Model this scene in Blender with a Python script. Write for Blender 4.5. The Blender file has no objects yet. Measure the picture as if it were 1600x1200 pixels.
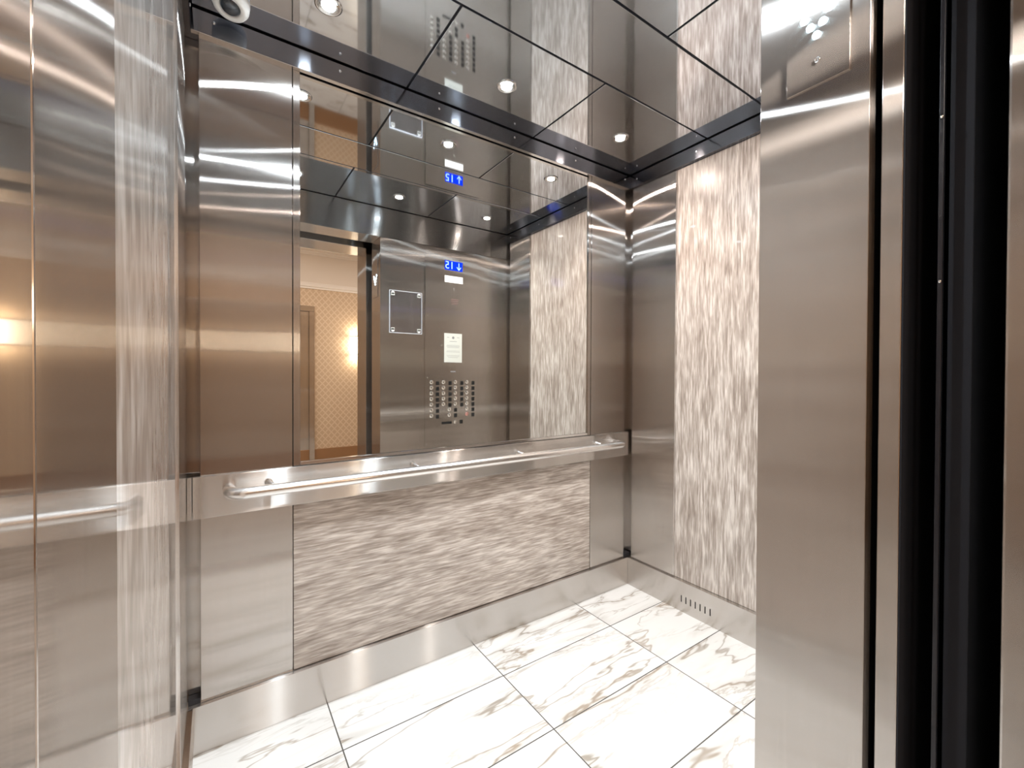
import bpy, bmesh, math, random
from mathutils import Vector, Matrix
random.seed(4)
PI = math.pi
SC = bpy.context.scene
COL = SC.collection

# ------------------------------------------------------------------ camera
def make_camera():
    f, yaw, pitch, roll = 673.46, 0.5965, -0.0099, 0.0036
    cyw, sy = math.cos(yaw), math.sin(yaw)
    fwd = Vector((sy*math.cos(pitch), cyw*math.cos(pitch), math.sin(pitch)))
    right = Vector((cyw, -sy, 0)); up = right.cross(fwd)
    r = math.cos(roll)*right + math.sin(roll)*up
    u = -math.sin(roll)*right + math.cos(roll)*up
    cam = bpy.data.cameras.new('camera'); o = bpy.data.objects.new('camera', cam); COL.objects.link(o)
    m = Matrix(((r.x, u.x, -fwd.x, 0.0666), (r.y, u.y, -fwd.y, -1.6737), (r.z, u.z, -fwd.z, 1.2094), (0, 0, 0, 1)))
    o.matrix_world = m
    cam.sensor_width = 36.0; cam.lens = 36.0*f/1600.0
    cam.shift_x = (800-797.0)/1600; cam.shift_y = (592.2-600)/1600
    cam.clip_start = 0.005; cam.clip_end = 60
    SC.camera = o
make_camera()

# ------------------------------------------------------------------ world, exposure
w = bpy.data.worlds.new('world'); SC.world = w; w.use_nodes = True
w.node_tree.nodes['Background'].inputs[0].default_value = (0.9, 0.9, 1.0, 1)
w.node_tree.nodes['Background'].inputs[1].default_value = 0.0
SC.view_settings.view_transform = 'Standard'
SC.view_settings.look = 'None'
SC.view_settings.gamma = 1.0
SC.view_settings.use_curve_mapping = False
SC.view_settings.exposure = 0.12
cy = SC.cycles
cy.max_bounces = 20; cy.glossy_bounces = 16; cy.diffuse_bounces = 5; cy.transmission_bounces = 8
cy.caustics_reflective = True; cy.blur_glossy = 0.6
cy.sample_clamp_indirect = 4.0
cy.use_denoising = True

# light levels
DOWNLIGHT_W = 5.6
LENS_E = 900.0
CORRIDOR_FILL_W = 19.0
SCONCE_E = 26.0
COOL = (0.81, 0.92, 1.0)
NEUT = (1.0, 0.97, 0.92)
WARMTINT = (1.0, 0.84, 0.74)

# ------------------------------------------------------------------ main planes
W = 2.03                 # between the base boards
PB = 0.0145              # front plane of the back panels
XL, XR = -0.0145, 2.0445 # panel planes of the side walls
REC = 0.009              # laminate and mirror sit this much deeper
YF = -1.225              # inner face of the front return
XJ = 0.990               # car jamb
YJ = -1.405              # outer end of the car jamb
ZC = 2.3545              # ceiling
ZF = 2.280               # underside of the frieze
ZB = 0.1535              # top of the base board
R1, R2 = 0.749, 0.882    # rail plate bottom, top
ZO = 2.150               # head of the opening

# ------------------------------------------------------------------ materials
def mat(name):
    m = bpy.data.materials.new(name); m.use_nodes = True
    nt = m.node_tree; nt.nodes.clear()
    out = nt.nodes.new('ShaderNodeOutputMaterial')
    return m, nt, out
def L(nt, a, b): nt.links.new(a, b)
def principled(name, col, rough=0.5, metal=0.0, coat=0.0, emis=None, es=0.0, spec=0.5):
    m, nt, out = mat(name)
    b = nt.nodes.new('ShaderNodeBsdfPrincipled')
    b.inputs['Base Color'].default_value = (*col, 1); b.inputs['Roughness'].default_value = rough
    b.inputs['Metallic'].default_value = metal; b.inputs['Coat Weight'].default_value = coat
    b.inputs['Coat Roughness'].default_value = 0.05
    b.inputs['Specular IOR Level'].default_value = spec
    if emis: b.inputs['Emission Color'].default_value = (*emis, 1); b.inputs['Emission Strength'].default_value = es
    L(nt, b.outputs[0], out.inputs[0]); return m
def emission(name, col, s):
    m, nt, out = mat(name)
    e = nt.nodes.new('ShaderNodeEmission'); e.inputs[0].default_value = (*col, 1); e.inputs[1].default_value = s
    L(nt, e.outputs[0], out.inputs[0]); return m
def brushed(name, grain, col=(0.625, 0.585, 0.55), wide=(0.0022, 0.32), tight=(0.010, 0.06), tmix=0.25, wave=0.003, wscale=1.3):
    """stainless steel brushed along `grain`"""
    m, nt, out = mat(name)
    geo = nt.nodes.new('ShaderNodeNewGeometry')
    mp = nt.nodes.new('ShaderNodeMapping'); L(nt, geo.outputs['Position'], mp.inputs['Vector'])
    s = [260.0, 260.0, 260.0]; s['xyz'.index(grain)] = 3.0
    mp.inputs['Scale'].default_value = s
    fine = nt.nodes.new('ShaderNodeTexNoise'); fine.inputs['Scale'].default_value = 1.0; fine.inputs['Detail'].default_value = 2
    L(nt, mp.outputs[0], fine.inputs['Vector'])
    ramp = nt.nodes.new('ShaderNodeMixRGB'); ramp.inputs[1].default_value = (*[c*0.93 for c in col], 1); ramp.inputs[2].default_value = (*[min(1, c*1.06) for c in col], 1)
    L(nt, fine.outputs[0], ramp.inputs[0])
    wv = nt.nodes.new('ShaderNodeTexNoise'); wv.inputs['Scale'].default_value = wscale; wv.inputs['Detail'].default_value = 1
    L(nt, geo.outputs['Position'], wv.inputs['Vector'])
    bump = nt.nodes.new('ShaderNodeBump'); bump.inputs['Strength'].default_value = 1.0; bump.inputs['Distance'].default_value = wave
    L(nt, wv.outputs[0], bump.inputs['Height'])
    t = nt.nodes.new('ShaderNodeCombineXYZ'); t.inputs['xyz'.index(grain)].default_value = 1.0
    def lobe(av, ah):
        # av: roughness across the blur (along the grain), ah: width of the smear across the grain
        al = math.sqrt(av*ah)
        g = nt.nodes.new('ShaderNodeBsdfAnisotropic')
        g.inputs['Roughness'].default_value = math.sqrt(al); g.inputs['Anisotropy'].default_value = 1 - math.sqrt(av/ah)
        L(nt, t.outputs[0], g.inputs['Tangent']); L(nt, ramp.outputs[0], g.inputs['Color']); L(nt, bump.outputs[0], g.inputs['Normal'])
        return g
    g1, g2 = lobe(*wide), lobe(*tight)
    mix = nt.nodes.new('ShaderNodeMixShader'); mix.inputs[0].default_value = tmix
    L(nt, g1.outputs[0], mix.inputs[1]); L(nt, g2.outputs[0], mix.inputs[2]); L(nt, mix.outputs[0], out.inputs[0]); return m
def laminate(name, grain, k=1.0):
    """streaky taupe laminate under a clear gloss coat"""
    m, nt, out = mat(name)
    geo = nt.nodes.new('ShaderNodeNewGeometry')
    def noise(sc, detail, vec, dist=0.0, rough=0.5):
        n = nt.nodes.new('ShaderNodeTexNoise'); n.inputs['Scale'].default_value = sc
        n.inputs['Detail'].default_value = detail; n.inputs['Distortion'].default_value = dist; n.inputs['Roughness'].default_value = rough
        L(nt, vec, n.inputs['Vector']); return n
    def mapping(v):
        mp = nt.nodes.new('ShaderNodeMapping'); mp.inputs['Scale'].default_value = v
        L(nt, geo.outputs['Position'], mp.inputs['Vector']); return mp.outputs[0]
    g = 'xyz'.index(grain)
    a = [125.0*k]*3; a[g] = 11.0
    b = [38.0*k]*3; b[g] = 5.0
    c = [9.0]*3; c[g] = 3.2
    n1 = noise(1.0, 3, mapping(a), 0.35); n2 = noise(1.0, 3, mapping(b), 0.6); n3 = noise(1.0, 2, mapping(c), 0.5)
    def math_(op, x, y):
        k = nt.nodes.new('ShaderNodeMath'); k.operation = op
        for i, v in enumerate((x, y)):
            if isinstance(v, float): k.inputs[i].default_value = v
            else: L(nt, v, k.inputs[i])
        return k.outputs[0]
    s = math_('ADD', math_('MULTIPLY', n1.outputs[0], 0.54), math_('ADD', math_('MULTIPLY', n2.outputs[0], 0.30), math_('MULTIPLY', n3.outputs[0], 0.16)))
    r = nt.nodes.new('ShaderNodeValToRGB'); e = r.color_ramp.elements
    e[0].position = 0.36; e[0].color = (0.22, 0.175, 0.145, 1)
    e[1].position = 0.66; e[1].color = (0.68, 0.62, 0.565, 1)
    for p_, c_ in ((0.455, (0.34, 0.285, 0.245, 1)), (0.52, (0.44, 0.38, 0.335, 1)), (0.58, (0.57, 0.51, 0.46, 1))):
        k = e.new(p_); k.color = c_
    L(nt, s, r.inputs[0])
    bs = nt.nodes.new('ShaderNodeBsdfPrincipled'); L(nt, r.outputs[0], bs.inputs['Base Color'])
    bs.inputs['Roughness'].default_value = 0.32; bs.inputs['Coat Weight'].default_value = 1.0
    bs.inputs['Coat Roughness'].default_value = 0.035; bs.inputs['Coat IOR'].default_value = 1.5
    L(nt, bs.outputs[0], out.inputs[0]); return m
def marble(name, x0, y0, tx, ty, grout=0.0042):
    m, nt, out = mat(name)
    N = nt.nodes.new
    geo = N('ShaderNodeNewGeometry'); sep = N('ShaderNodeSeparateXYZ'); L(nt, geo.outputs['Position'], sep.inputs[0])
    def M(op, x, y=None, z=None):
        k = N('ShaderNodeMath'); k.operation = op
        for i, v in enumerate((x, y, z)):
            if v is None: continue
            if isinstance(v, (int, float)): k.inputs[i].default_value = v
            else: L(nt, v, k.inputs[i])
        return k.outputs[0]
    u = M('DIVIDE', M('SUBTRACT', sep.outputs[0], x0), tx); v = M('DIVIDE', M('SUBTRACT', sep.outputs[1], y0), ty)
    fu, fv = M('FLOOR', u), M('FLOOR', v)
    du = M('MULTIPLY', M('MINIMUM', M('FRACT', u), M('SUBTRACT', 1.0, M('FRACT', u))), tx)
    dv = M('MULTIPLY', M('MINIMUM', M('FRACT', v), M('SUBTRACT', 1.0, M('FRACT', v))), ty)
    g = M('LESS_THAN', M('MINIMUM', du, dv), grout*0.5)
    idx = N('ShaderNodeCombineXYZ'); L(nt, fu, idx.inputs[0]); L(nt, fv, idx.inputs[1])
    wn = N('ShaderNodeTexWhiteNoise'); wn.noise_dimensions = '3D'; L(nt, idx.outputs[0], wn.inputs['Vector'])
    sc = N('ShaderNodeVectorMath'); sc.operation = 'SCALE'; L(nt, wn.outputs['Color'], sc.inputs[0]); sc.inputs['Scale'].default_value = 23.0
    add = N('ShaderNodeVectorMath'); add.operation = 'ADD'; L(nt, geo.outputs['Position'], add.inputs[0]); L(nt, sc.outputs[0], add.inputs[1])
    rot = N('ShaderNodeMapping'); rot.inputs['Rotation'].default_value = (0, 0, 0.75); rot.inputs['Scale'].default_value = (0.55, 2.3, 1.0)
    L(nt, add.outputs[0], rot.inputs['Vector'])
    def vein(scale, width, dist, detail=4, rough=0.55):
        n = N('ShaderNodeTexNoise'); n.inputs['Scale'].default_value = scale; n.inputs['Detail'].default_value = detail
        n.inputs['Roughness'].default_value = rough; n.inputs['Distortion'].default_value = dist
        L(nt, rot.outputs[0], n.inputs['Vector'])
        d = M('ABSOLUTE', M('SUBTRACT', n.outputs[0], 0.5))
        k = N('ShaderNodeMapRange'); k.inputs['From Min'].default_value = 0.0; k.inputs['From Max'].default_value = width
        k.inputs['To Min'].default_value = 1.0; k.inputs['To Max'].default_value = 0.0; k.interpolation_type = 'SMOOTHSTEP'
        L(nt, d, k.inputs['Value']); return k.outputs[0]
    mask = N('ShaderNodeTexNoise'); mask.inputs['Scale'].default_value = 2.2; mask.inputs['Detail'].default_value = 2
    L(nt, rot.outputs[0], mask.inputs['Vector'])
    mk = N('ShaderNodeMapRange'); mk.inputs['From Min'].default_value = 0.36; mk.inputs['From Max'].default_value = 0.56
    L(nt, mask.outputs[0], mk.inputs['Value'])
    thin = M('MULTIPLY', vein(2.1, 0.016, 0.25, 4), 0.75)
    soft = M('MULTIPLY', M('MULTIPLY', vein(2.1, 0.085, 0.25, 4), 0.34), mk.outputs[0])
    fine = M('MULTIPLY', M('MULTIPLY', vein(4.0, 0.024, 0.5, 5, 0.55), 0.5), mk.outputs[0])
    tot = M('MINIMUM', M('ADD', M('ADD', thin, soft), fine), 1.0)
    colr = N('ShaderNodeTexNoise'); colr.inputs['Scale'].default_value = 3.0; L(nt, rot.outputs[0], colr.inputs['Vector'])
    vr = N('ShaderNodeMixRGB'); vr.inputs[1].default_value = (0.30, 0.235, 0.175, 1); vr.inputs[2].default_value = (0.25, 0.245, 0.225, 1)
    L(nt, colr.outputs[0], vr.inputs[0])
    mx = N('ShaderNodeMixRGB'); mx.inputs[1].default_value = (0.56, 0.553, 0.538, 1); L(nt, vr.outputs[0], mx.inputs[2]); L(nt, tot, mx.inputs[0])
    mg = N('ShaderNodeMixRGB'); mg.inputs[2].default_value = (0.075, 0.07, 0.065, 1); L(nt, mx.outputs[0], mg.inputs[1]); L(nt, g, mg.inputs[0])
    b = N('ShaderNodeBsdfPrincipled'); L(nt, mg.outputs[0], b.inputs['Base Color']); b.inputs['Roughness'].default_value = 0.16
    L(nt, b.outputs[0], out.inputs[0]); return m
def wallpaper(name):
    m, nt, out = mat(name); N = nt.nodes.new
    geo = N('ShaderNodeNewGeometry')
    waves = []
    for ang in (0.72, -0.72):
        mp = N('ShaderNodeMapping'); mp.inputs['Rotation'].default_value = (0, ang, 0); L(nt, geo.outputs['Position'], mp.inputs['Vector'])
        wv = N('ShaderNodeTexWave'); wv.wave_type = 'BANDS'; wv.bands_direction = 'X'; wv.inputs['Scale'].default_value = 5.5
        wv.inputs['Distortion'].default_value = 0.6; wv.inputs['Detail'].default_value = 1; L(nt, mp.outputs[0], wv.inputs['Vector'])
        waves.append(wv.outputs['Fac'])
    mx = N('ShaderNodeMath'); mx.operation = 'MAXIMUM'; L(nt, waves[0], mx.inputs[0]); L(nt, waves[1], mx.inputs[1])
    r = N('ShaderNodeValToRGB'); e = r.color_ramp.elements
    e[0].position = 0.80; e[0].color = (0.60, 0.44, 0.30, 1); e[1].position = 0.93; e[1].color = (0.72, 0.56, 0.40, 1)
    L(nt, mx.outputs[0], r.inputs[0])
    b = N('ShaderNodeBsdfPrincipled'); L(nt, r.outputs[0], b.inputs['Base Color']); b.inputs['Roughness'].default_value = 0.6
    L(nt, b.outputs[0], out.inputs[0]); return m

M = {}
M['steel_v'] = brushed('steel brushed upright', 'z')
M['steel_x'] = brushed('steel brushed along x', 'x', wide=(0.006, 0.28), wave=0.0, col=(0.68, 0.65, 0.62))
M['steel_y'] = brushed('steel brushed along y', 'y', wide=(0.006, 0.28), wave=0.0, col=(0.68, 0.65, 0.62))
M['steel_bright'] = brushed('smoother steel brushed upright', 'z', col=(0.70, 0.665, 0.635), wide=(0.004, 0.22), tight=(0.003, 0.010), tmix=0.6, wave=0.0005)
M['steel_dark'] = brushed('dull dark steel', 'z', col=(0.22, 0.20, 0.19), wide=(0.15, 0.4), wave=0.0)
M['frieze_x'] = brushed('dark polished strip brushed along x', 'x', col=(0.22, 0.23, 0.26), wide=(0.006, 0.10), tight=(0.006, 0.02), tmix=0.5, wave=0.0)
M['frieze_y'] = brushed('dark polished strip brushed along y', 'y', col=(0.22, 0.23, 0.26), wide=(0.006, 0.10), tight=(0.006, 0.02), tmix=0.5, wave=0.0)
M['transom'] = brushed('steel of the transom', 'x', col=(0.44, 0.44, 0.44), wide=(0.006, 0.16), tight=(0.008, 0.03), tmix=0.3, wave=0.0)
M['ceiling'] = principled('polished steel ceiling', (0.76, 0.82, 0.90), 0.04, 1.0)
M['chrome'] = principled('satin chrome tube', (0.90, 0.88, 0.86), 0.22, 1.0)
M['polished'] = principled('polished trim steel', (0.80, 0.79, 0.78), 0.12, 1.0)
M['mirror'] = principled('silvered mirror', (0.86, 0.88, 0.87), 0.0, 1.0)
M['lam_x'] = laminate('taupe laminate grain along x', 'x')
M['lam_z'] = laminate('taupe laminate grain upright', 'z')
M['lam_soft'] = laminate('taupe laminate of the left wall', 'z', 0.3)
M['marble'] = marble('white veined marble tiles', 0.3975, -0.8665, 0.6165, 0.3143)
M['marble_hall'] = marble('cream marble tiles of the corridor', 0.2, -0.2, 0.61, 0.61)
M['black'] = principled('plain black', (0.010, 0.010, 0.013), 0.6)
M['black_gloss'] = principled('black glossy edge', (0.012, 0.011, 0.014), 0.25)
M['shaft'] = principled('door gap darkness', (0.006, 0.006, 0.010), 0.8)  # near-black colour stands in for the darkness of the door gap
M['white_plastic'] = principled('white plastic', (0.80, 0.78, 0.74), 0.35)
M['paper'] = principled('white paper', (0.62, 0.63, 0.58), 0.5)
M['ink'] = principled('grey print', (0.22, 0.22, 0.22), 0.6)
M['red_ink'] = principled('faded red print', (0.20, 0.10, 0.10), 0.6)
M['dome'] = principled('smoked dome', (0.02, 0.03, 0.04), 0.04, 0.0, 1.0)
M['lens_cool'] = emission('downlight lens', COOL, LENS_E)
M['lens_warm'] = emission('warmer downlight lens', WARMTINT, LENS_E)
M['blue_screen'] = emission('blue display glow', (0.004, 0.035, 0.70), 1.8)
M['digit'] = emission('pale blue lit digits', (0.32, 0.50, 1.0), 2.6)
M['arrow_led'] = emission('white blue light of the arrow', (0.62, 0.85, 1.0), 22.0)
M['red_button'] = principled('red ringed alarm button', (0.80, 0.42, 0.38), 0.25, 0.8)
M['button'] = principled('silver button', (0.95, 0.93, 0.88), 0.14, 1.0)
M['plate_black'] = principled('black braille plate', (0.012, 0.012, 0.012), 0.35)
M['cream'] = principled('cream painted plaster', (0.80, 0.72, 0.64), 0.6)
M['crown'] = principled('white painted moulding', (0.86, 0.80, 0.74), 0.45)
M['wood'] = principled('orange brown wood', (0.32, 0.17, 0.08), 0.4)
M['paperwall'] = wallpaper('tan lattice wallpaper')
M['shade'] = emission('lit sconce shade', (1.0, 0.84, 0.64), SCONCE_E)
M['clear'] = None
def acrylic():
    m, nt, out = mat('clear acrylic')
    b = nt.nodes.new('ShaderNodeBsdfPrincipled'); b.inputs['Base Color'].default_value = (0.93, 0.95, 1.0, 1)
    b.inputs['Roughness'].default_value = 0.03; b.inputs['Transmission Weight'].default_value = 1.0; b.inputs['IOR'].default_value = 1.3
    L(nt, b.outputs[0], out.inputs[0]); return m
M['clear'] = acrylic()
M['frost'] = principled('frosted acrylic edge', (0.66, 0.68, 0.74), 0.4)

# ------------------------------------------------------------------ helpers
def obj(name, bm, material, parent=None, smooth=False):
    me = bpy.data.meshes.new(name); bmesh.ops.recalc_face_normals(bm, faces=bm.faces)
    if smooth:
        for f in bm.faces: f.smooth = True
    bm.to_mesh(me); bm.free(); me.materials.append(material)
    o = bpy.data.objects.new(name, me); COL.objects.link(o)
    if parent: o.parent = parent
    return o
def thing(name, label, cat, loc=(0, 0, 0), group=None, rot=(0, 0, 0)):
    o = bpy.data.objects.new(name, None); COL.objects.link(o); o.location = loc; o.rotation_euler = rot
    o.empty_display_size = 0.05
    o['label'] = label; o['category'] = cat
    if group: o['group'] = group
    return o
def tag(o, label, cat, group=None):
    o['label'] = label; o['category'] = cat
    if group: o['group'] = group
    return o
def struct(o, label=None):
    o['kind'] = 'structure'
    if label: o['label'] = label
    return o
def add_box(bm, x0, x1, y0, y1, z0, z1, bev=0.0, seg=2):
    t = bmesh.new()
    r = bmesh.ops.create_cube(t, size=1.0)
    for v in t.verts:
        v.co = Vector((x0 + (v.co.x+0.5)*(x1-x0), y0 + (v.co.y+0.5)*(y1-y0), z0 + (v.co.z+0.5)*(z1-z0)))
    if bev > 0: bmesh.ops.bevel(t, geom=list(t.edges), offset=bev, segments=seg, profile=0.5, affect='EDGES')
    me = bpy.data.meshes.new('tmp'); t.to_mesh(me); t.free(); bm.from_mesh(me); bpy.data.meshes.remove(me)
    return bm
def box(x0, x1, y0, y1, z0, z1, bev=0.0, seg=2): return add_box(bmesh.new(), x0, x1, y0, y1, z0, z1, bev, seg)
def add_cyl(bm, c, axis, r, h, n=24, r2=None, bev=0.0):
    """cylinder starting at c and going h along axis"""
    a = Vector(axis).normalized(); q = a.to_track_quat('Z', 'Y').to_matrix().to_4x4()
    t = bmesh.new()
    bmesh.ops.create_cone(t, cap_ends=True, segments=n, radius1=r, radius2=r if r2 is None else r2, depth=h)
    if bev > 0: bmesh.ops.bevel(t, geom=[e for e in t.edges if len(e.link_faces) == 2 and e.calc_face_angle() > 0.8], offset=bev, segments=2, profile=0.5, affect='EDGES')
    bmesh.ops.transform(t, matrix=Matrix.Translation(Vector(c) + a*h/2) @ q, verts=t.verts)
    me = bpy.data.meshes.new('tmp'); t.to_mesh(me); t.free(); bm.from_mesh(me); bpy.data.meshes.remove(me)
    return bm
def cyl(c, axis, r, h, n=24, r2=None, bev=0.0): return add_cyl(bmesh.new(), c, axis, r, h, n, r2, bev)
def add_lathe(bm, c, axis, prof, n=40):
    """prof: list of (radius, distance along axis)"""
    a = Vector(axis).normalized(); q = a.to_track_quat('Z', 'Y').to_matrix()
    rings = []
    for r, h in prof:
        rings.append([bm.verts.new(Vector(c) + q @ Vector((r*math.cos(2*PI*i/n), r*math.sin(2*PI*i/n), h))) for i in range(n)])
    for A, B in zip(rings, rings[1:]):
        for i in range(n): bm.faces.new((A[i], A[(i+1) % n], B[(i+1) % n], B[i]))
    return bm
def lathe(c, axis, prof, n=40): return add_lathe(bmesh.new(), c, axis, prof, n)
def tube(pts, radii, n=20, cap=True):
    bm = bmesh.new(); pts = [Vector(p) for p in pts]; rings = []
    prev = None
    for i, p in enumerate(pts):
        t = (pts[min(i+1, len(pts)-1)] - pts[max(i-1, 0)]).normalized()
        ref = Vector((0, 0, 1)) if prev is None else prev
        s = t.cross(ref).normalized(); k = s.cross(t).normalized(); prev = k
        r = radii[i] if isinstance(radii, (list, tuple)) else radii
        rings.append([bm.verts.new(p + r*(math.cos(2*PI*j/n)*s + math.sin(2*PI*j/n)*k)) for j in range(n)])
    for A, B in zip(rings, rings[1:]):
        for j in range(n): bm.faces.new((A[j], A[(j+1) % n], B[(j+1) % n], B[j]))
    if cap: bm.faces.new(rings[0]); bm.faces.new(rings[-1])
    return bm

# ------------------------------------------------------------------ setting: car shell
struct(obj('floor', box(-0.05, W+0.05, YJ, 0.05, -0.06, 0.0), M['marble']), 'white marble tile floor of the elevator')
struct(obj('wall_back', box(-0.10, W+0.10, 0.050, 0.10, -0.06, 2.46), M['steel_v']))
struct(obj('wall_left', box(-0.10, -0.050, YJ, 0.050, -0.06, 2.46), M['steel_v']))
struct(obj('wall_right', box(W+0.050, W+0.10, -1.40, 0.050, -0.06, 2.46), M['steel_v']))
# ceiling: seven polished panels below a black carrier, 9 mm joints
def ceiling():
    root = bpy.data.objects.new('ceiling', None); COL.objects.link(root); struct(root, 'polished steel ceiling panels divided by black joints')
    obj('carrier', box(-0.045, W+0.045, YF-0.05, 0.045, ZC+0.010, ZC+0.04), M['black'], root)
    xs = [-0.0, 0.697, 1.331, 2.03]; ys = [0.0, -0.473, -0.752, YF]
    g = 0.0042; e = 0.004
    for i in range(3):
        for j in range(3):
            if j == 1:      # the middle strip is one long panel
                if i == 0: obj('ceiling_panel', box(xs[0]+e, xs[3]-e, ys[2]+g, ys[1]-g, ZC, ZC+0.010, 0.0008, 1), M['ceiling'], root)
                continue
            x0 = xs[i] + (e if i == 0 else g); x1 = xs[i+1] - (e if i == 2 else g)
            y1 = ys[j] - (e if j == 0 else g); y0 = ys[j+1] + (e if j == 2 else g)
            obj('ceiling_panel', box(x0, x1, y0, y1, ZC, ZC+0.010, 0.0008, 1), M['ceiling'], root)
ceiling()

# friezes under the ceiling, with their screws
def frieze(name, bm, m, screws, axis, label, lip=None):
    o = struct(obj(name, bm, m), label)
    if lip: obj('bottom_lip', box(*lip), M['polished'], o)
    for s in screws:
        c = cyl(s, axis, 0.0052, 0.003, 16, 0.0042)
        obj('screw', c, M['polished'], o, True)
    return o
frieze('trim_1', box(-0.045, W+0.045, 0.0, 0.048, ZF, ZC-0.005, 0.0012), M['frieze_x'], [(x, 0.0, 2.323) for x in (0.06, 0.443, 0.839, 1.224, 1.610, 1.990)], (0, -1, 0), 'dark reflective strip over the mirror with small screws', (0.001, W-0.001, 0.0004, PB+0.0012, ZF-0.0016, ZF+0.0002))
frieze('trim_2', box(W, W+0.048, YF+0.001, 0.0, ZF, ZC-0.005, 0.0012), M['frieze_y'], [(W, y, 2.318) for y in (-0.05, -0.416, -0.80, -1.17)], (-1, 0, 0), 'strip over the right wall panels')
frieze('trim_3', box(-0.048, 0.0, YF+0.001, 0.0, ZF, ZC-0.005, 0.0012), M['frieze_y'], [(0.0, y, 2.318) for y in (-0.05, -0.416, -0.80, -1.17)], (1, 0, 0), 'strip over the left wall panels')

# base boards
struct(obj('baseboard_back', box(-0.045, W+0.045, 0.0, 0.049, 0.0, ZB, 0.0010), M['steel_x']))
struct(obj('baseboard_left', box(-0.049, 0.0, YJ+0.002, -0.0006, 0.0, ZB, 0.0010), M['steel_y']))
def board_right():
    # real slots cut through the plate
    bm = bmesh.new(); x0, x1 = W, W+0.0025
    ys = [-1.222]; cut = []
    for i in range(7):
        c = -0.351 - 0.026*i; cut.append((c-0.0028, c+0.0028))
    cut = sorted(cut); z0, z1 = 0.049, 0.083
    add_box(bm, x0, x1, -1.222, -0.0006, 0.0, z0); add_box(bm, x0, x1, -1.222, -0.0006, z1, ZB)
    prev = -1.222
    for a, b in cut:
        add_box(bm, x0, x1, prev, a, z0, z1); prev = b
    add_box(bm, x0, x1, prev, -0.0006, z0, z1)
    bmesh.ops.remove_doubles(bm, verts=bm.verts, dist=1e-5)
    o = struct(obj('baseboard_right', bm, M['steel_y']), 'steel base strip with seven ventilation slots')
    obj('slot_backing', box(W+0.012, W+0.020, -0.56, -0.30, 0.03, 0.11), M['black'], o)
    obj('top_lip', box(W+0.0025, W+0.049, -1.222, -0.0006, ZB-0.004, ZB), M['steel_y'], o)
board_right()

# ------------------------------------------------------------------ wall panels
def panel(name, label, b, m, cat='wall panel', bev=0.0012, group=None):
    return tag(obj(name, box(*b, bev), m), label, cat, group)
panel('steel_panel', 'tall brushed steel panel left of the mirror', (0.020, 0.2855, PB, 0.0495, ZB+0.001, ZF-0.0005), M['steel_v'])
panel('steel_panel', 'tall brushed steel panel between the mirror and the right back corner', (1.7445, 2.012, PB, 0.0495, ZB+0.001, ZF-0.0005), M['steel_v'])
panel('laminate_panel', 'wide grey-brown streaked laminate panel below the handrail', (0.2885, 1.7415, PB+0.002, 0.0495, ZB+0.0035, R1+0.03), M['lam_x'])
panel('steel_panel', 'brushed steel panel on the right wall, next to the back corner', (XR, W+0.0495, -0.290, -0.012, ZB+0.001, ZF-0.0005), M['steel_v'])
panel('laminate_panel', 'upright pale streaked laminate panel on the right wall', (XR+REC, W+0.0495, -0.930, -0.2935, ZB+0.001, ZF-0.0005), M['lam_z'])
panel('steel_panel', 'brushed steel panel on the right wall, beside the front return in the mirror', (XR, W+0.0495, -1.200, -0.9335, ZB+0.001, ZF-0.0005), M['steel_v'])
panel('steel_panel', 'very narrow looking steel panel on the left wall by the back corner', (-0.0495, XL, -0.290, -0.004, ZB+0.001, ZF-0.0005), M['steel_bright'])
panel('laminate_panel', 'glossy pale laminate strip on the left wall, edged with bright trim', (-0.0495, XL-0.0045, -1.110, -0.2935, ZB+0.001, ZF-0.0005), M['lam_soft'])
panel('steel_panel', 'large mirror-like steel panel at the left edge reflecting the handrail', (-0.0495, XL, -1.3385, -1.113, ZB+0.001, ZF-0.0005), M['steel_bright'])
# bright trims at the panel joints
for nm, b, lb in (('edge_trim', (-0.0490, XL-0.0005, -0.2935, -0.2900, ZB+0.002, ZF-0.001), 'thin bright upright trim on the left wall beside the laminate strip'),
                  ('edge_trim', (XR+0.0005, W+0.049, -0.2935, -0.2900, ZB+0.002, ZF-0.001), 'thin bright upright trim between steel and laminate on the right wall')):
    tag(obj(nm, box(*b), M['polished']), lb, 'trim')
# black blocks stand in for the shaded bottoms of the corner reveals
tag(obj('corner_shade', box(W-0.016, W+0.040, 0.016, 0.049, ZB+0.0005, ZB+0.016, 0.001), M['black']), 'shaded foot of the right corner gap, made as a black block', 'block')
tag(obj('corner_shade', box(-0.013, 0.0185, 0.018, 0.049, ZB+0.0005, ZB+0.016, 0.001), M['black']), 'shaded foot of the left corner gap, made as a black block', 'block')

# mirror
t = thing('mirror', 'large wall mirror above the handrail reflecting the doorway and control panel', 'mirror', (1.02, PB+REC, R2))
def at(o, root): o.location = (-root.location.x, -root.location.y, -root.location.z); return o
at(obj('glass', box(0.3115, 1.7215, PB+REC, 0.034, R2+0.015, ZF-0.004), M['mirror'], t), t)
at(obj('side_frame', box(0.2885, 0.3105, PB+0.002, 0.049, R2+0.001, ZF-0.001, 0.001), M['steel_v'], t), t)
at(obj('side_frame', box(1.7225, 1.7415, PB+0.002, 0.049, R2+0.001, ZF-0.001, 0.001), M['steel_v'], t), t)
at(obj('bottom_frame', box(0.3110, 1.7220, PB+0.003, 0.049, R2+0.001, R2+0.0145, 0.001), M['polished'], t), t)

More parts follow.
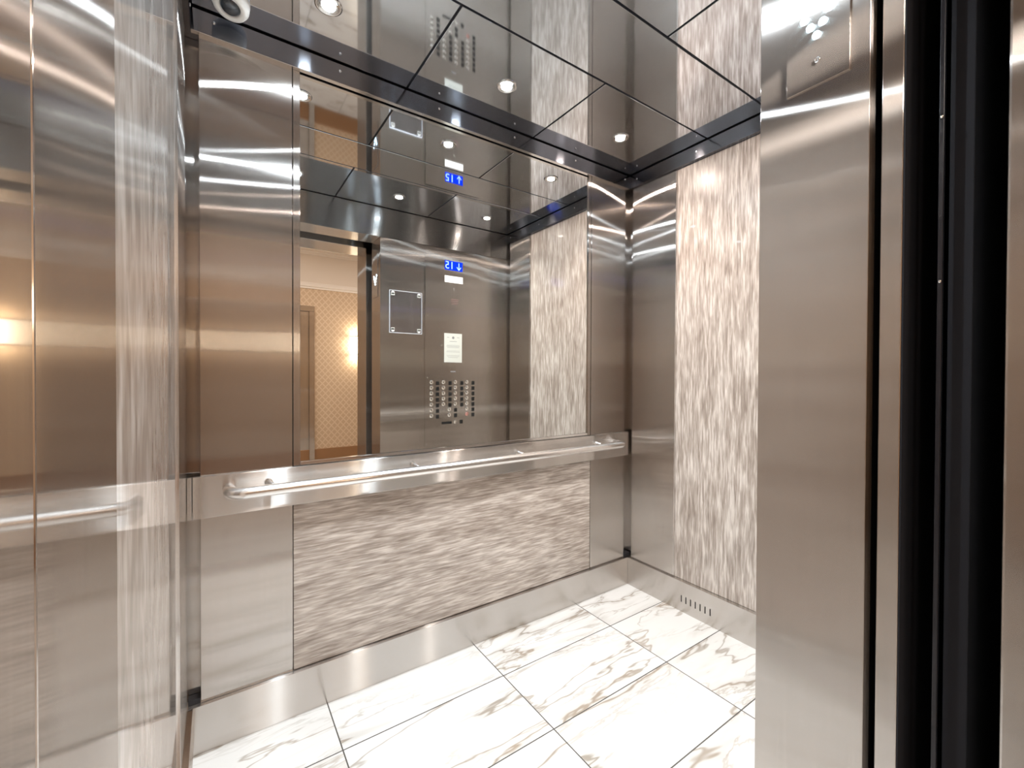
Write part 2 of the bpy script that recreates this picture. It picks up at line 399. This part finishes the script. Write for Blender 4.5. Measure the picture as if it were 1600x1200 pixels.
# ------------------------------------------------------------------ handrail
def handrail():
    t = thing('handrail', 'round steel handrail on a flat plate along the back wall', 'handrail', (1.02, 0.0, R1))
    off = lambda o: at(o, t)
    bm = box(0.0006, W-0.0006, 0.0, PB-0.0006, R1, R2, 0.0012)
    off(obj('backing_plate', bm, M['steel_x'], t))
    off(obj('plate_end', box(XL+0.0006, -0.0010, 0.0005, PB-0.0006, R1, R2, 0.0010), M['steel_x'], t))
    off(obj('plate_end', box(W+0.0010, XR-0.0006, 0.0005, PB-0.0006, R1, R2, 0.0010), M['steel_x'], t))
    y, z, r = -0.068, 0.829, 0.0190
    x0, x1, k = 0.098, 1.925, 0.046
    pts = [(x0, 0.0, z), (x0, y+k, z)]
    for i in range(1, 9):
        a = PI/2*i/8; pts.append((x0 + k*(1-math.cos(a)), y+k - k*math.sin(a), z))
    m_ = len(pts)
    n = 12
    for i in range(1, n): pts.append((x0+k + (x1-x0-2*k)*i/n, y, z))
    for i in range(0, 9):
        a = PI/2*i/8; pts.append((x1-k + k*math.sin(a), y+k - k*math.cos(a), z))
    pts.append((x1, 0.0, z))
    off(obj('rail', tube(pts, r, 28), M['chrome'], t, True))
    for x in (0.222, 0.738, 1.255, 1.772):
        bp = [(x-0.012, -0.0002, z+0.012), (x-0.010, -0.012, z+0.012), (x-0.004, -0.028, z+0.008), (x, -0.050, z)]
        off(obj('bracket', tube(bp, [0.013, 0.0105, 0.009, 0.010], 16), M['chrome'], t, True))
handrail()

# ------------------------------------------------------------------ downlights
def downlight(x, y, lensm, colr, label, power):
    t = thing('downlight', label, 'ceiling light', (x, y, ZC), 'recessed ceiling downlights')
    obj('trim_ring', lathe((0, 0, 0), (0, 0, -1), [(0.040, 0.0), (0.041, 0.0015), (0.038, 0.004), (0.033, 0.0045), (0.030, 0.002), (0.0205, 0.0015)]), M['polished'], t, True)
    obj('lens', cyl((0, 0, 0), (0, 0, -1), 0.020, 0.0040, 32), lensm, t)
    la = bpy.data.lights.new('downlight_lamp', 'AREA'); la.shape = 'DISK'; la.size = 0.036; la.energy = power; la.color = colr
    la.spread = math.radians(115)
    lo = bpy.data.objects.new('lamp', la); COL.objects.link(lo); lo.parent = t; lo.location = (0, 0, -0.0048)
YB1, YB2 = -0.238, -0.995
downlight(1.020, YB1, M['lens_cool'], COOL, 'bright downlight in the middle of the ceiling edge above the mirror', DOWNLIGHT_W)
downlight(1.680, YB1, M['lens_warm'], WARMTINT, 'slightly pinkish downlight near the right back corner', DOWNLIGHT_W)
downlight(0.355, YB1, M['lens_cool'], COOL, 'downlight cut by the top edge of the photo, above the mirror left end', DOWNLIGHT_W)
downlight(1.040, YB2, M['lens_cool'], NEUT, 'downlight seen in the mirror above the acrylic holder', DOWNLIGHT_W)
downlight(1.700, YB2, M['lens_warm'], NEUT, 'downlight seen in the mirror near the front right corner', DOWNLIGHT_W)
downlight(0.445, YB2-0.01, M['lens_cool'], COOL, 'downlight over the doorway end of the elevator', DOWNLIGHT_W)

# security camera in the left back corner
t = thing('security_camera', 'small white dome security camera in the left back ceiling corner', 'camera', (0.105, -0.088, ZC), rot=(math.radians(-14), math.radians(8), 0))
obj('housing', lathe((0, 0, 0.012), (0, 0, -1), [(0.0, 0.0), (0.047, 0.0), (0.050, 0.010), (0.050, 0.030), (0.046, 0.040), (0.036, 0.045), (0.029, 0.044), (0.027, 0.038)]), M['white_plastic'], t, True)
pr = [(0.028*math.cos(a), 0.036 + 0.017*math.sin(a)) for a in [PI/2*i/8 for i in range(9)]]
obj('dome', lathe((0, 0, 0.012), (0, 0, -1), pr), M['dome'], t, True)

# ------------------------------------------------------------------ front of the car
# front return right of the opening (holds the control panel) and its jamb
def L_profile(pts, z0, z1, bev=0.0):
    bm = bmesh.new(); v = [bm.verts.new((x, y, z0)) for x, y in pts]; f = bm.faces.new(v)
    r = bmesh.ops.extrude_face_region(bm, geom=[f]); bmesh.ops.translate(bm, vec=(0, 0, z1-z0), verts=[g for g in r['geom'] if isinstance(g, bmesh.types.BMVert)])
    if bev: bmesh.ops.bevel(bm, geom=[e for e in bm.edges if abs(e.verts[0].co.z-e.verts[1].co.z) > 0.5], offset=bev, segments=3, profile=0.5, affect='EDGES')
    return bm
T = 0.0035
struct(obj('wall_front', L_profile([(XJ, YJ), (XJ+0.030, YJ), (XJ+0.030, YJ+T), (XJ+T, YJ+T), (XJ+T, YF-T), (W+0.045, YF-T), (W+0.045, YF), (XJ, YF)], 0.0, ZO-0.001, 0.0009), M['steel_v']),
       'brushed steel front return and door jamb of the elevator')
struct(obj('trim_4', box(-0.045, W+0.045, YF-0.0035, YF, ZO+0.001, ZC-0.004, 0.0008), M['transom']), 'steel transom over the doorway seen in the mirror')
for i, x in enumerate((1.10, 1.416, 1.723, 2.02)):
    obj('screw', cyl((x, YF, ZO-0.014), (0, 1, 0), 0.0050, 0.003, 16, 0.004), M['polished'], bpy.data.objects['wall_front'], True)
struct(obj('trim_5', box(XL, XJ, YJ, YF-0.0036, ZO, ZO+0.012, 0.0008), M['steel_x']), 'steel head of the car doorway')
struct(obj('trim_6', box(-0.049, XL, YJ, -1.3415, 0.0, ZO-0.001, 0.001), M['steel_bright']), 'left door jamb strip')
struct(obj('wall_front', box(-0.045, W+0.1, YJ, YF-0.010, ZO+0.014, 2.46), M['steel_dark']), 'back of the transom')

# car direction lantern in the jamb
def lantern():
    t = thing('direction_lantern', 'steel direction light with a glowing white arrow on the right door jamb', 'lantern', (XJ, -1.326, 1.90))
    o = at(obj('cover_plate', box(XJ-0.0036, XJ+0.0001, -1.377, -1.275, 1.749, 2.05, 0.0006), M['steel_v'], t), t)
    cells = [(-1.2955, 1.898), (-1.3055, 1.879), (-1.3155, 1.860), (-1.3255, 1.841), (-1.3355, 1.860), (-1.3455, 1.879), (-1.3555, 1.898)]
    for (y, z) in cells:
        at(obj('arrow_light', cyl((XJ-0.0035, y, z), (-1, 0, 0), 0.0062, 0.0022, 14), M['arrow_led'], t), t)
    at(obj('cap_screw', lathe((XJ-0.0035, -1.327, 1.794), (-1, 0, 0), [(0.005, 0), (0.005, 0.0015), (0.003, 0.0018), (0.0025, 0.0008), (0.0001, 0.0008)], 20), M['polished'], t, True), t)
lantern()

# car operating panel ---------------------------------------------------------
def text_mesh(name, s, size, m, parent, loc, rot):
    cu = bpy.data.curves.new('glyphs', 'FONT'); cu.body = s; cu.size = size; cu.align_x = 'CENTER'; cu.align_y = 'CENTER'; cu.extrude = 0.0002
    tmp = bpy.data.objects.new('glyphs', cu); COL.objects.link(tmp)
    dg = bpy.context.evaluated_depsgraph_get(); me = bpy.data.meshes.new_from_object(tmp.evaluated_get(dg))
    bpy.data.objects.remove(tmp); bpy.data.curves.remove(cu)
    me.materials.clear(); me.materials.append(m)
    o = bpy.data.objects.new(name, me); COL.objects.link(o); o.parent = parent; o.location = loc; o.rotation_euler = rot
    return o
def control_panel():
    CX = 1.5375
    t = thing('control_panel', 'tall steel elevator control panel with floor buttons and blue display, seen in the mirror', 'control panel', (CX, YF, 0.68), rot=(math.radians(-0.22), 0, math.radians(-0.12)))
    X = lambda x: x - CX
    Z = lambda z: z - 0.68
    P = lambda nm, bm, m, sm=False, par=t: obj(nm, bm, m, par, sm)
    P('face_plate', box(X(1.316), X(1.760), -0.002, 0.0035, Z(0.690), Z(2.120), 0.0007), M['steel_v'])
    y = 0.0035
    disp = P('display', box(X(1.470), X(1.618), y, y+0.0015, Z(1.992), Z(2.062), 0.0004), M['blue_screen'])
    rot = (PI/2, 0, PI)
    text_mesh('digits', '15', 0.078, M['digit'], disp, (X(1.508), y+0.0022, Z(2.026)), rot)
    # down arrow
    bm = bmesh.new(); ax, az = X(1.586), Z(2.026); s = 0.0042
    def quad(p, q, wd):
        p, q = Vector(p), Vector(q); d = (q-p).normalized(); n = Vector((-d.y, d.x))*wd
        c = [p+n, p-n, q-n, q+n]
        lo = [bm.verts.new((v.x, y+0.0020, v.y)) for v in c]; hi = [bm.verts.new((v.x, y+0.0024, v.y)) for v in c]
        bm.faces.new(lo); bm.faces.new(hi)
        for i in range(4): bm.faces.new((lo[i], lo[(i+1) % 4], hi[(i+1) % 4], hi[i]))
    quad((ax, az+0.027), (ax, az-0.026), 0.0030)
    quad((ax, az-0.027), (ax-0.017, az-0.004), 0.0030); quad((ax, az-0.027), (ax+0.017, az-0.004), 0.0030)
    obj('down_arrow', bm, M['digit'], disp)
    P('blank_label', box(X(1.469), X(1.621), y, y+0.0006, Z(1.900), Z(1.950)), M['white_plastic'])
    P('camera_eye', lathe((X(1.547), y, Z(1.852)), (0, 1, 0), [(0.011, 0), (0.011, 0.002), (0.008, 0.0028), (0.0065, 0.0012), (0.0001, 0.0010)], 24), M['polished'], True)
    for i in range(4): P('printed_line', box(X(1.520+0.001*i), X(1.585-0.002*i), y, y+0.0003, Z(1.775-0.012*i), Z(1.7775-0.012*i)), M['red_ink'])
    for i in range(1): P('printed_line', box(X(1.520), X(1.562), y, y+0.0003, Z(1.228), Z(1.236)), M['ink'])
    P('hinge_tab', box(X(1.515), X(1.545), y, y+0.006, Z(1.704), Z(1.712), 0.001), M['polished'])
    for (x, z) in ((1.335, 1.642), (1.750, 1.640), (1.334, 1.186), (1.747, 1.184), (1.326, 0.702), (1.738, 0.702)):
        P('screw', cyl((X(x), y, Z(z)), (0, 1, 0), 0.0048, 0.002, 14, 0.0038), M['polished'], True)
    P('key_lock', lathe((X(1.441), y, Z(1.427)), (0, 1, 0), [(0.008, 0), (0.008, 0.004), (0.006, 0.005), (0.0001, 0.005)], 20), M['polished'], True)
    # buttons and black braille plates
    def button(x, z, m, nm='floor_button'):
        b = P(nm, lathe((X(x), y, Z(z)), (0, 1, 0), [(0.0150, 0), (0.0150, 0.0020), (0.0135, 0.0030), (0.0118, 0.0024), (0.0112, 0.0050), (0.0085, 0.0058), (0.0001, 0.0060)], 24), m, True)
    def plate(x, z):
        p_ = P('number_plate', box(X(x)-0.0125, X(x)+0.0125, y, y+0.0022, Z(z)-0.0145, Z(z)+0.0145, 0.0008), M['plate_black'])
    z0, dz = 1.153, 0.0412
    for col, (bx, px) in enumerate(((1.365, 1.414), (1.462, 1.516), (1.561, 1.616), (1.661, 1.714))):
        rows = 7 if col in (0, 3) else 5
        for r_ in range(rows):
            button(bx, z0 - dz*r_, M['red_button'] if (col == 3 and r_ == 6) else M['button'], 'alarm_button' if (col == 3 and r_ == 6) else 'floor_button')
            plate(px, z0 - 0.008 - dz*r_)
    for r_ in (5, 6):
        button(1.511, z0 - dz*r_, M['button']); plate(1.563, z0 - 0.006 - dz*r_)
    P('card_slot', box(X(1.449), X(1.530), y, y+0.0012, Z(0.838), Z(0.856), 0.0005), M['plate_black'])
    P('key_switch', lathe((X(1.561), y, Z(0.850)), (0, 1, 0), [(0.014, 0), (0.014, 0.003), (0.011, 0.004), (0.009, 0.003), (0.0001, 0.003)], 24), M['button'], True)
    plate(1.612, 0.849)
    return t
CP = control_panel()

# certificate on the control panel
t = thing('certificate', 'white printed certificate with a round crest, taped to the control panel', 'certificate', (1.541, YF+0.0066, 1.301), rot=(math.radians(-0.22), 0, math.radians(-0.12)))
obj('sheet', box(-0.074, 0.074, -0.0004, 0.0004, 0, 0.218), M['paper'], t)
obj('crest', cyl((0, 0.0004, 0.186), (0, 1, 0), 0.010, 0.0003, 20), M['ink'], t)
lines = [(0.158, 0.030, 0.003), (0.128, 0.052, 0.002), (0.120, 0.056, 0.002), (0.112, 0.050, 0.002), (0.086, 0.054, 0.0015), (0.078, 0.056, 0.0015), (0.052, 0.054, 0.0015), (0.044, 0.050, 0.0015), (0.036, 0.040, 0.0015)]
for z, hw, h in lines: obj('printed_line', box(-hw, hw, 0.0003, 0.0006, z-h/2, z+h/2), M['ink'], t)
for s in (-1, 1): obj('printed_line', box(s*0.042-0.010, s*0.042+0.010, 0.0003, 0.0006, 0.186, 0.189), M['ink'], t)

# empty acrylic sign holder
t = thing('sign_holder', 'empty clear acrylic sheet holder with four pale corner clips beside the control panel', 'sign holder', (1.172, YF, 1.502))
obj('clear_sheet', box(-0.117, 0.117, 0.0025, 0.0055, 0, 0.292, 0.0008), M['clear'], t)
e = bmesh.new()
for b in ((-0.119, -0.1165, 0, 0.292), (0.1165, 0.119, 0, 0.292), (-0.119, 0.119, -0.003, 0.0005), (-0.119, 0.119, 0.2915, 0.294)):
    add_box(e, b[0], b[1], 0.001, 0.006, b[2], b[3])
obj('edge', e, M['frost'], t)
for sx in (-1, 1):
    for z, up in ((0.025, -1), (0.267, 1)):
        bm = box(sx*0.096-0.0125, sx*0.096+0.0125, 0.0056, 0.0075, z-0.008, z+0.008)
        add_cyl(bm, (sx*0.096, 0.0056, z+up*0.008), (0, 1, 0), 0.0125, 0.0019, 20)
        obj('corner_clip', bm, M['white_plastic'], t)

# ------------------------------------------------------------------ door gap, doors, hall frame
struct(obj('door_1', box(XJ+0.008, XJ+0.60, -1.4475, -1.419, 0.008, 2.20, 0.0015), M['steel_v']), 'edge of the open car door behind the jamb')
obj('dark_sheet', box(XJ+0.009, XJ+0.60, -1.4495, -1.4477, 0.008, 2.20), M['shaft'], bpy.data.objects['door_1'])  # black sheet added so the rear of the car door stays dark
struct(obj('door_2', box(XJ+0.050, XJ+0.62, -1.522, -1.494, 0.008, 2.22, 0.0015), M['black_gloss']), 'edge of the open landing door in the dark gap')
bpy.data.objects['door_2'].data.materials[0] = M['shaft']  # gap darkness painted onto the landing door
YH0, YH1 = -1.562, -1.800
def shaft():
    # black enclosure of the door gap: right pocket, left pocket, head
    bm = bmesh.new()
    add_box(bm, XJ+0.66, XJ+0.68, YH0, YJ, -0.06, 2.46)
    add_box(bm, XJ+0.034, XJ+0.66, YJ+0.006, YJ+0.012, -0.06, 2.46)
    add_box(bm, -0.12, -0.10, YH0, YJ, -0.06, 2.46)
    add_box(bm, -0.12, XJ+0.68, YH0, YJ, 2.40, 2.46)
    add_box(bm, -0.12, XJ+0.68, YH0+0.001, YJ-0.001, -0.10, -0.045)
    return struct(obj('wall_shaft', bm, M['shaft']), 'black door gap between elevator and hall')
shaft()
# rubber strip and small bolts seen in the gap
bm = box(XJ+0.026, XJ+0.034, -1.492, -1.486, 0.0, 2.3, 0.0008)
struct(obj('trim_7', bm, M['black_gloss']), 'black gasket in the door gap')
for z in (1.62, 1.36): obj('bolt', cyl((XJ+0.0265, -1.489, z), (-1, 0, 0), 0.0028, 0.003, 12), M['polished'], bpy.data.objects['trim_7'], True)
# sills
def sill(name, y0, y1):
    bm = bmesh.new(); n = 6
    d = (y1-y0)/n
    add_box(bm, -0.10, XJ+0.6, y0, y1, -0.03, -0.006)
    for i in range(n): add_box(bm, -0.10, XJ+0.6, y0+d*i+0.002, y0+d*(i+1)-0.002, -0.006, 0.0)
    return struct(obj(name, bm, M['steel_x']))
sill('trim_8', -1.475, YJ-0.001); sill('trim_9', YH0, -1.492)
# hall door frame
struct(obj('trim_10', box(XJ-0.002, XJ+0.14, YH1, YH0, 0.0, 2.30, 0.003), M['steel_v']), 'brushed steel hall door frame at the right edge of the photo')
struct(obj('trim_11', box(-0.16, XL, YH1, YH0, 0.0, 2.30, 0.003), M['steel_v']))
struct(obj('trim_12', box(XL+0.0005, XJ-0.0025, YH1, YH0, 2.150, 2.30, 0.003), M['steel_x']), 'steel head of the hall door frame')

# ------------------------------------------------------------------ corridor
YC = -4.40; XC0, XC1, ZH = -2.2, 4.2, 2.86
struct(obj('floor', box(XC0, XC1, YC-0.1, YH0-0.0005, -0.06, 0.0), M['marble_hall']), 'pale corridor floor')
struct(obj('ceiling', box(XC0, XC1, YC-0.1, YH1, ZH, ZH+0.06), M['cream']))
struct(obj('wall_corridor', box(XC0, XC1, YC-0.1, YC, 0.0, ZH), M['paperwall']), 'tan patterned wallpaper wall across the corridor')
struct(obj('wall_corridor_end', box(XC0-0.1, XC0, YC, YH1, 0.0, ZH), M['paperwall']))
struct(obj('wall_corridor_end', box(XC1, XC1+0.1, YC, YH1, 0.0, ZH), M['paperwall']))
struct(obj('wall_hall_side', box(XC0, -0.16, YH1, YH1+0.03, 0.0, ZH), M['paperwall']))
struct(obj('wall_hall_side', box(XJ+0.14, XC1, YH1, YH1+0.03, 0.0, ZH), M['paperwall']))
struct(obj('wall_hall_side', box(-0.16, XJ+0.14, YH1, YH1+0.03, 2.30, ZH), M['cream']))
struct(obj('baseboard_corridor', box(XC0, XC1, YC, YC+0.02, 0.0, 0.222, 0.003), M['wood']))
struct(obj('trim_13', box(XC0, XC1, YC, YC+0.012, 2.40, ZH), M['cream']), 'cream band above the wallpaper')
bm = bmesh.new()
for z0, z1, d in ((2.320, 2.345, 0.022), (2.345, 2.372, 0.036), (2.372, 2.40, 0.020)): add_box(bm, XC0, XC1, YC, YC+d, z0, z1, 0.003)
struct(obj('trim_14', bm, M['crown']), 'white moulding above the wallpaper')
bm = bmesh.new()
for z0, d in ((2.76, 0.03), (2.79, 0.055), (2.82, 0.085)): add_box(bm, XC0, XC1, YC, YC+d, z0, z0+0.045, 0.004)
struct(obj('trim_15', bm, M['crown']))
# elevator entrance across the corridor
struct(obj('trim_16', box(1.052, 1.114, YC, YC+0.05, 0.0, 2.02, 0.003), M['steel_v']), 'steel door frame across the corridor')
struct(obj('trim_17', box(-0.11, 1.114, YC, YC+0.05, 2.021, 2.09, 0.003), M['steel_x']))
struct(obj('trim_18', box(-0.11, -0.05, YC, YC+0.05, 0.0, 2.02, 0.003), M['steel_v']))
struct(obj('door_3', box(-0.05, 0.50, YC+0.001, YC+0.012, 0.0, 2.02, 0.002), M['steel_v']))
struct(obj('door_4', box(0.503, 1.052, YC+0.001, YC+0.012, 0.0, 2.02, 0.002), M['steel_v']), 'dark steel elevator door across the corridor')

# wall sconce
def sconce(x, label):
    t = thing('wall_sconce', label, 'wall lamp', (x, YC, 1.474), 'corridor sconces')
    obj('backplate', box(-0.04, 0.04, 0, 0.012, 0.02, 0.235, 0.002), M['polished'], t)
    n = 16; prof = [(0.085*math.cos(PI*i/n), 0.012 + 0.085*math.sin(PI*i/n)) for i in range(n+1)]
    bm = bmesh.new(); lo = [bm.verts.new((a, b, 0.012)) for a, b in prof]; hi = [bm.verts.new((a, b, 0.243)) for a, b in prof]
    for i in range(n): bm.faces.new((lo[i], lo[i+1], hi[i+1], hi[i]))
    obj('shade', bm, M['shade'], t, True)
    for z in (0.0, 0.243):
        bm = bmesh.new(); pr = [(a*1.04, 0.012+(b-0.012)*1.04) for a, b in prof]; lo = [bm.verts.new((a, b, z)) for a, b in prof]; h2 = [bm.verts.new((a*1.03, b*1.03, z)) for a, b in prof]
        lo2 = [bm.verts.new((a, b, z+0.012)) for a, b in prof]; hh = [bm.verts.new((a*1.03, b*1.03, z+0.012)) for a, b in prof]
        for i in range(n):
            for A, B in ((h2, hh), (hh, lo2), (lo2, lo), (lo, h2)): bm.faces.new((A[i], A[i+1], B[i+1], B[i]))
        obj('metal_band', bm, M['polished'], t, True)
    for z, s in ((0.265, 1), (-0.012, -1)):
        la = bpy.data.lights.new('sconce_glow', 'AREA'); la.shape = 'RECTANGLE'; la.size = 0.12; la.size_y = 0.05; la.energy = 1.2; la.color = (1.0, 0.82, 0.60)
        lo_ = bpy.data.objects.new('sconce_bulb', la); COL.objects.link(lo_); lo_.parent = t; lo_.location = (0, 0.05, z); lo_.rotation_euler = (PI if s > 0 else 0, 0, 0)
sconce(1.655, 'glowing wall sconce on the wallpaper, seen through the doorway in the mirror')
# added corridor fill lamps with invented fixtures, to brighten the corridor walls
for i, x in enumerate((-0.9, 0.5, 2.1)):
    t = thing('corridor_fill_lamp', 'added unseen corridor fill lamp, %s' % ('over the far left corridor end', 'opposite the elevator doorway', 'to the right of the doorway')[i], 'ceiling light', (x, -3.0, ZH), 'added corridor fill lamps')
    obj('rim', box(-0.20, 0.20, -0.20, 0.20, -0.02, -0.0, 0.004), M['white_plastic'], t)
    la = bpy.data.lights.new('corridor_fill', 'AREA'); la.size = 0.34; la.energy = CORRIDOR_FILL_W; la.color = (1.0, 0.89, 0.80)
    lo_ = bpy.data.objects.new('fill_panel', la); COL.objects.link(lo_); lo_.parent = t; lo_.location = (0, 0, -0.023)
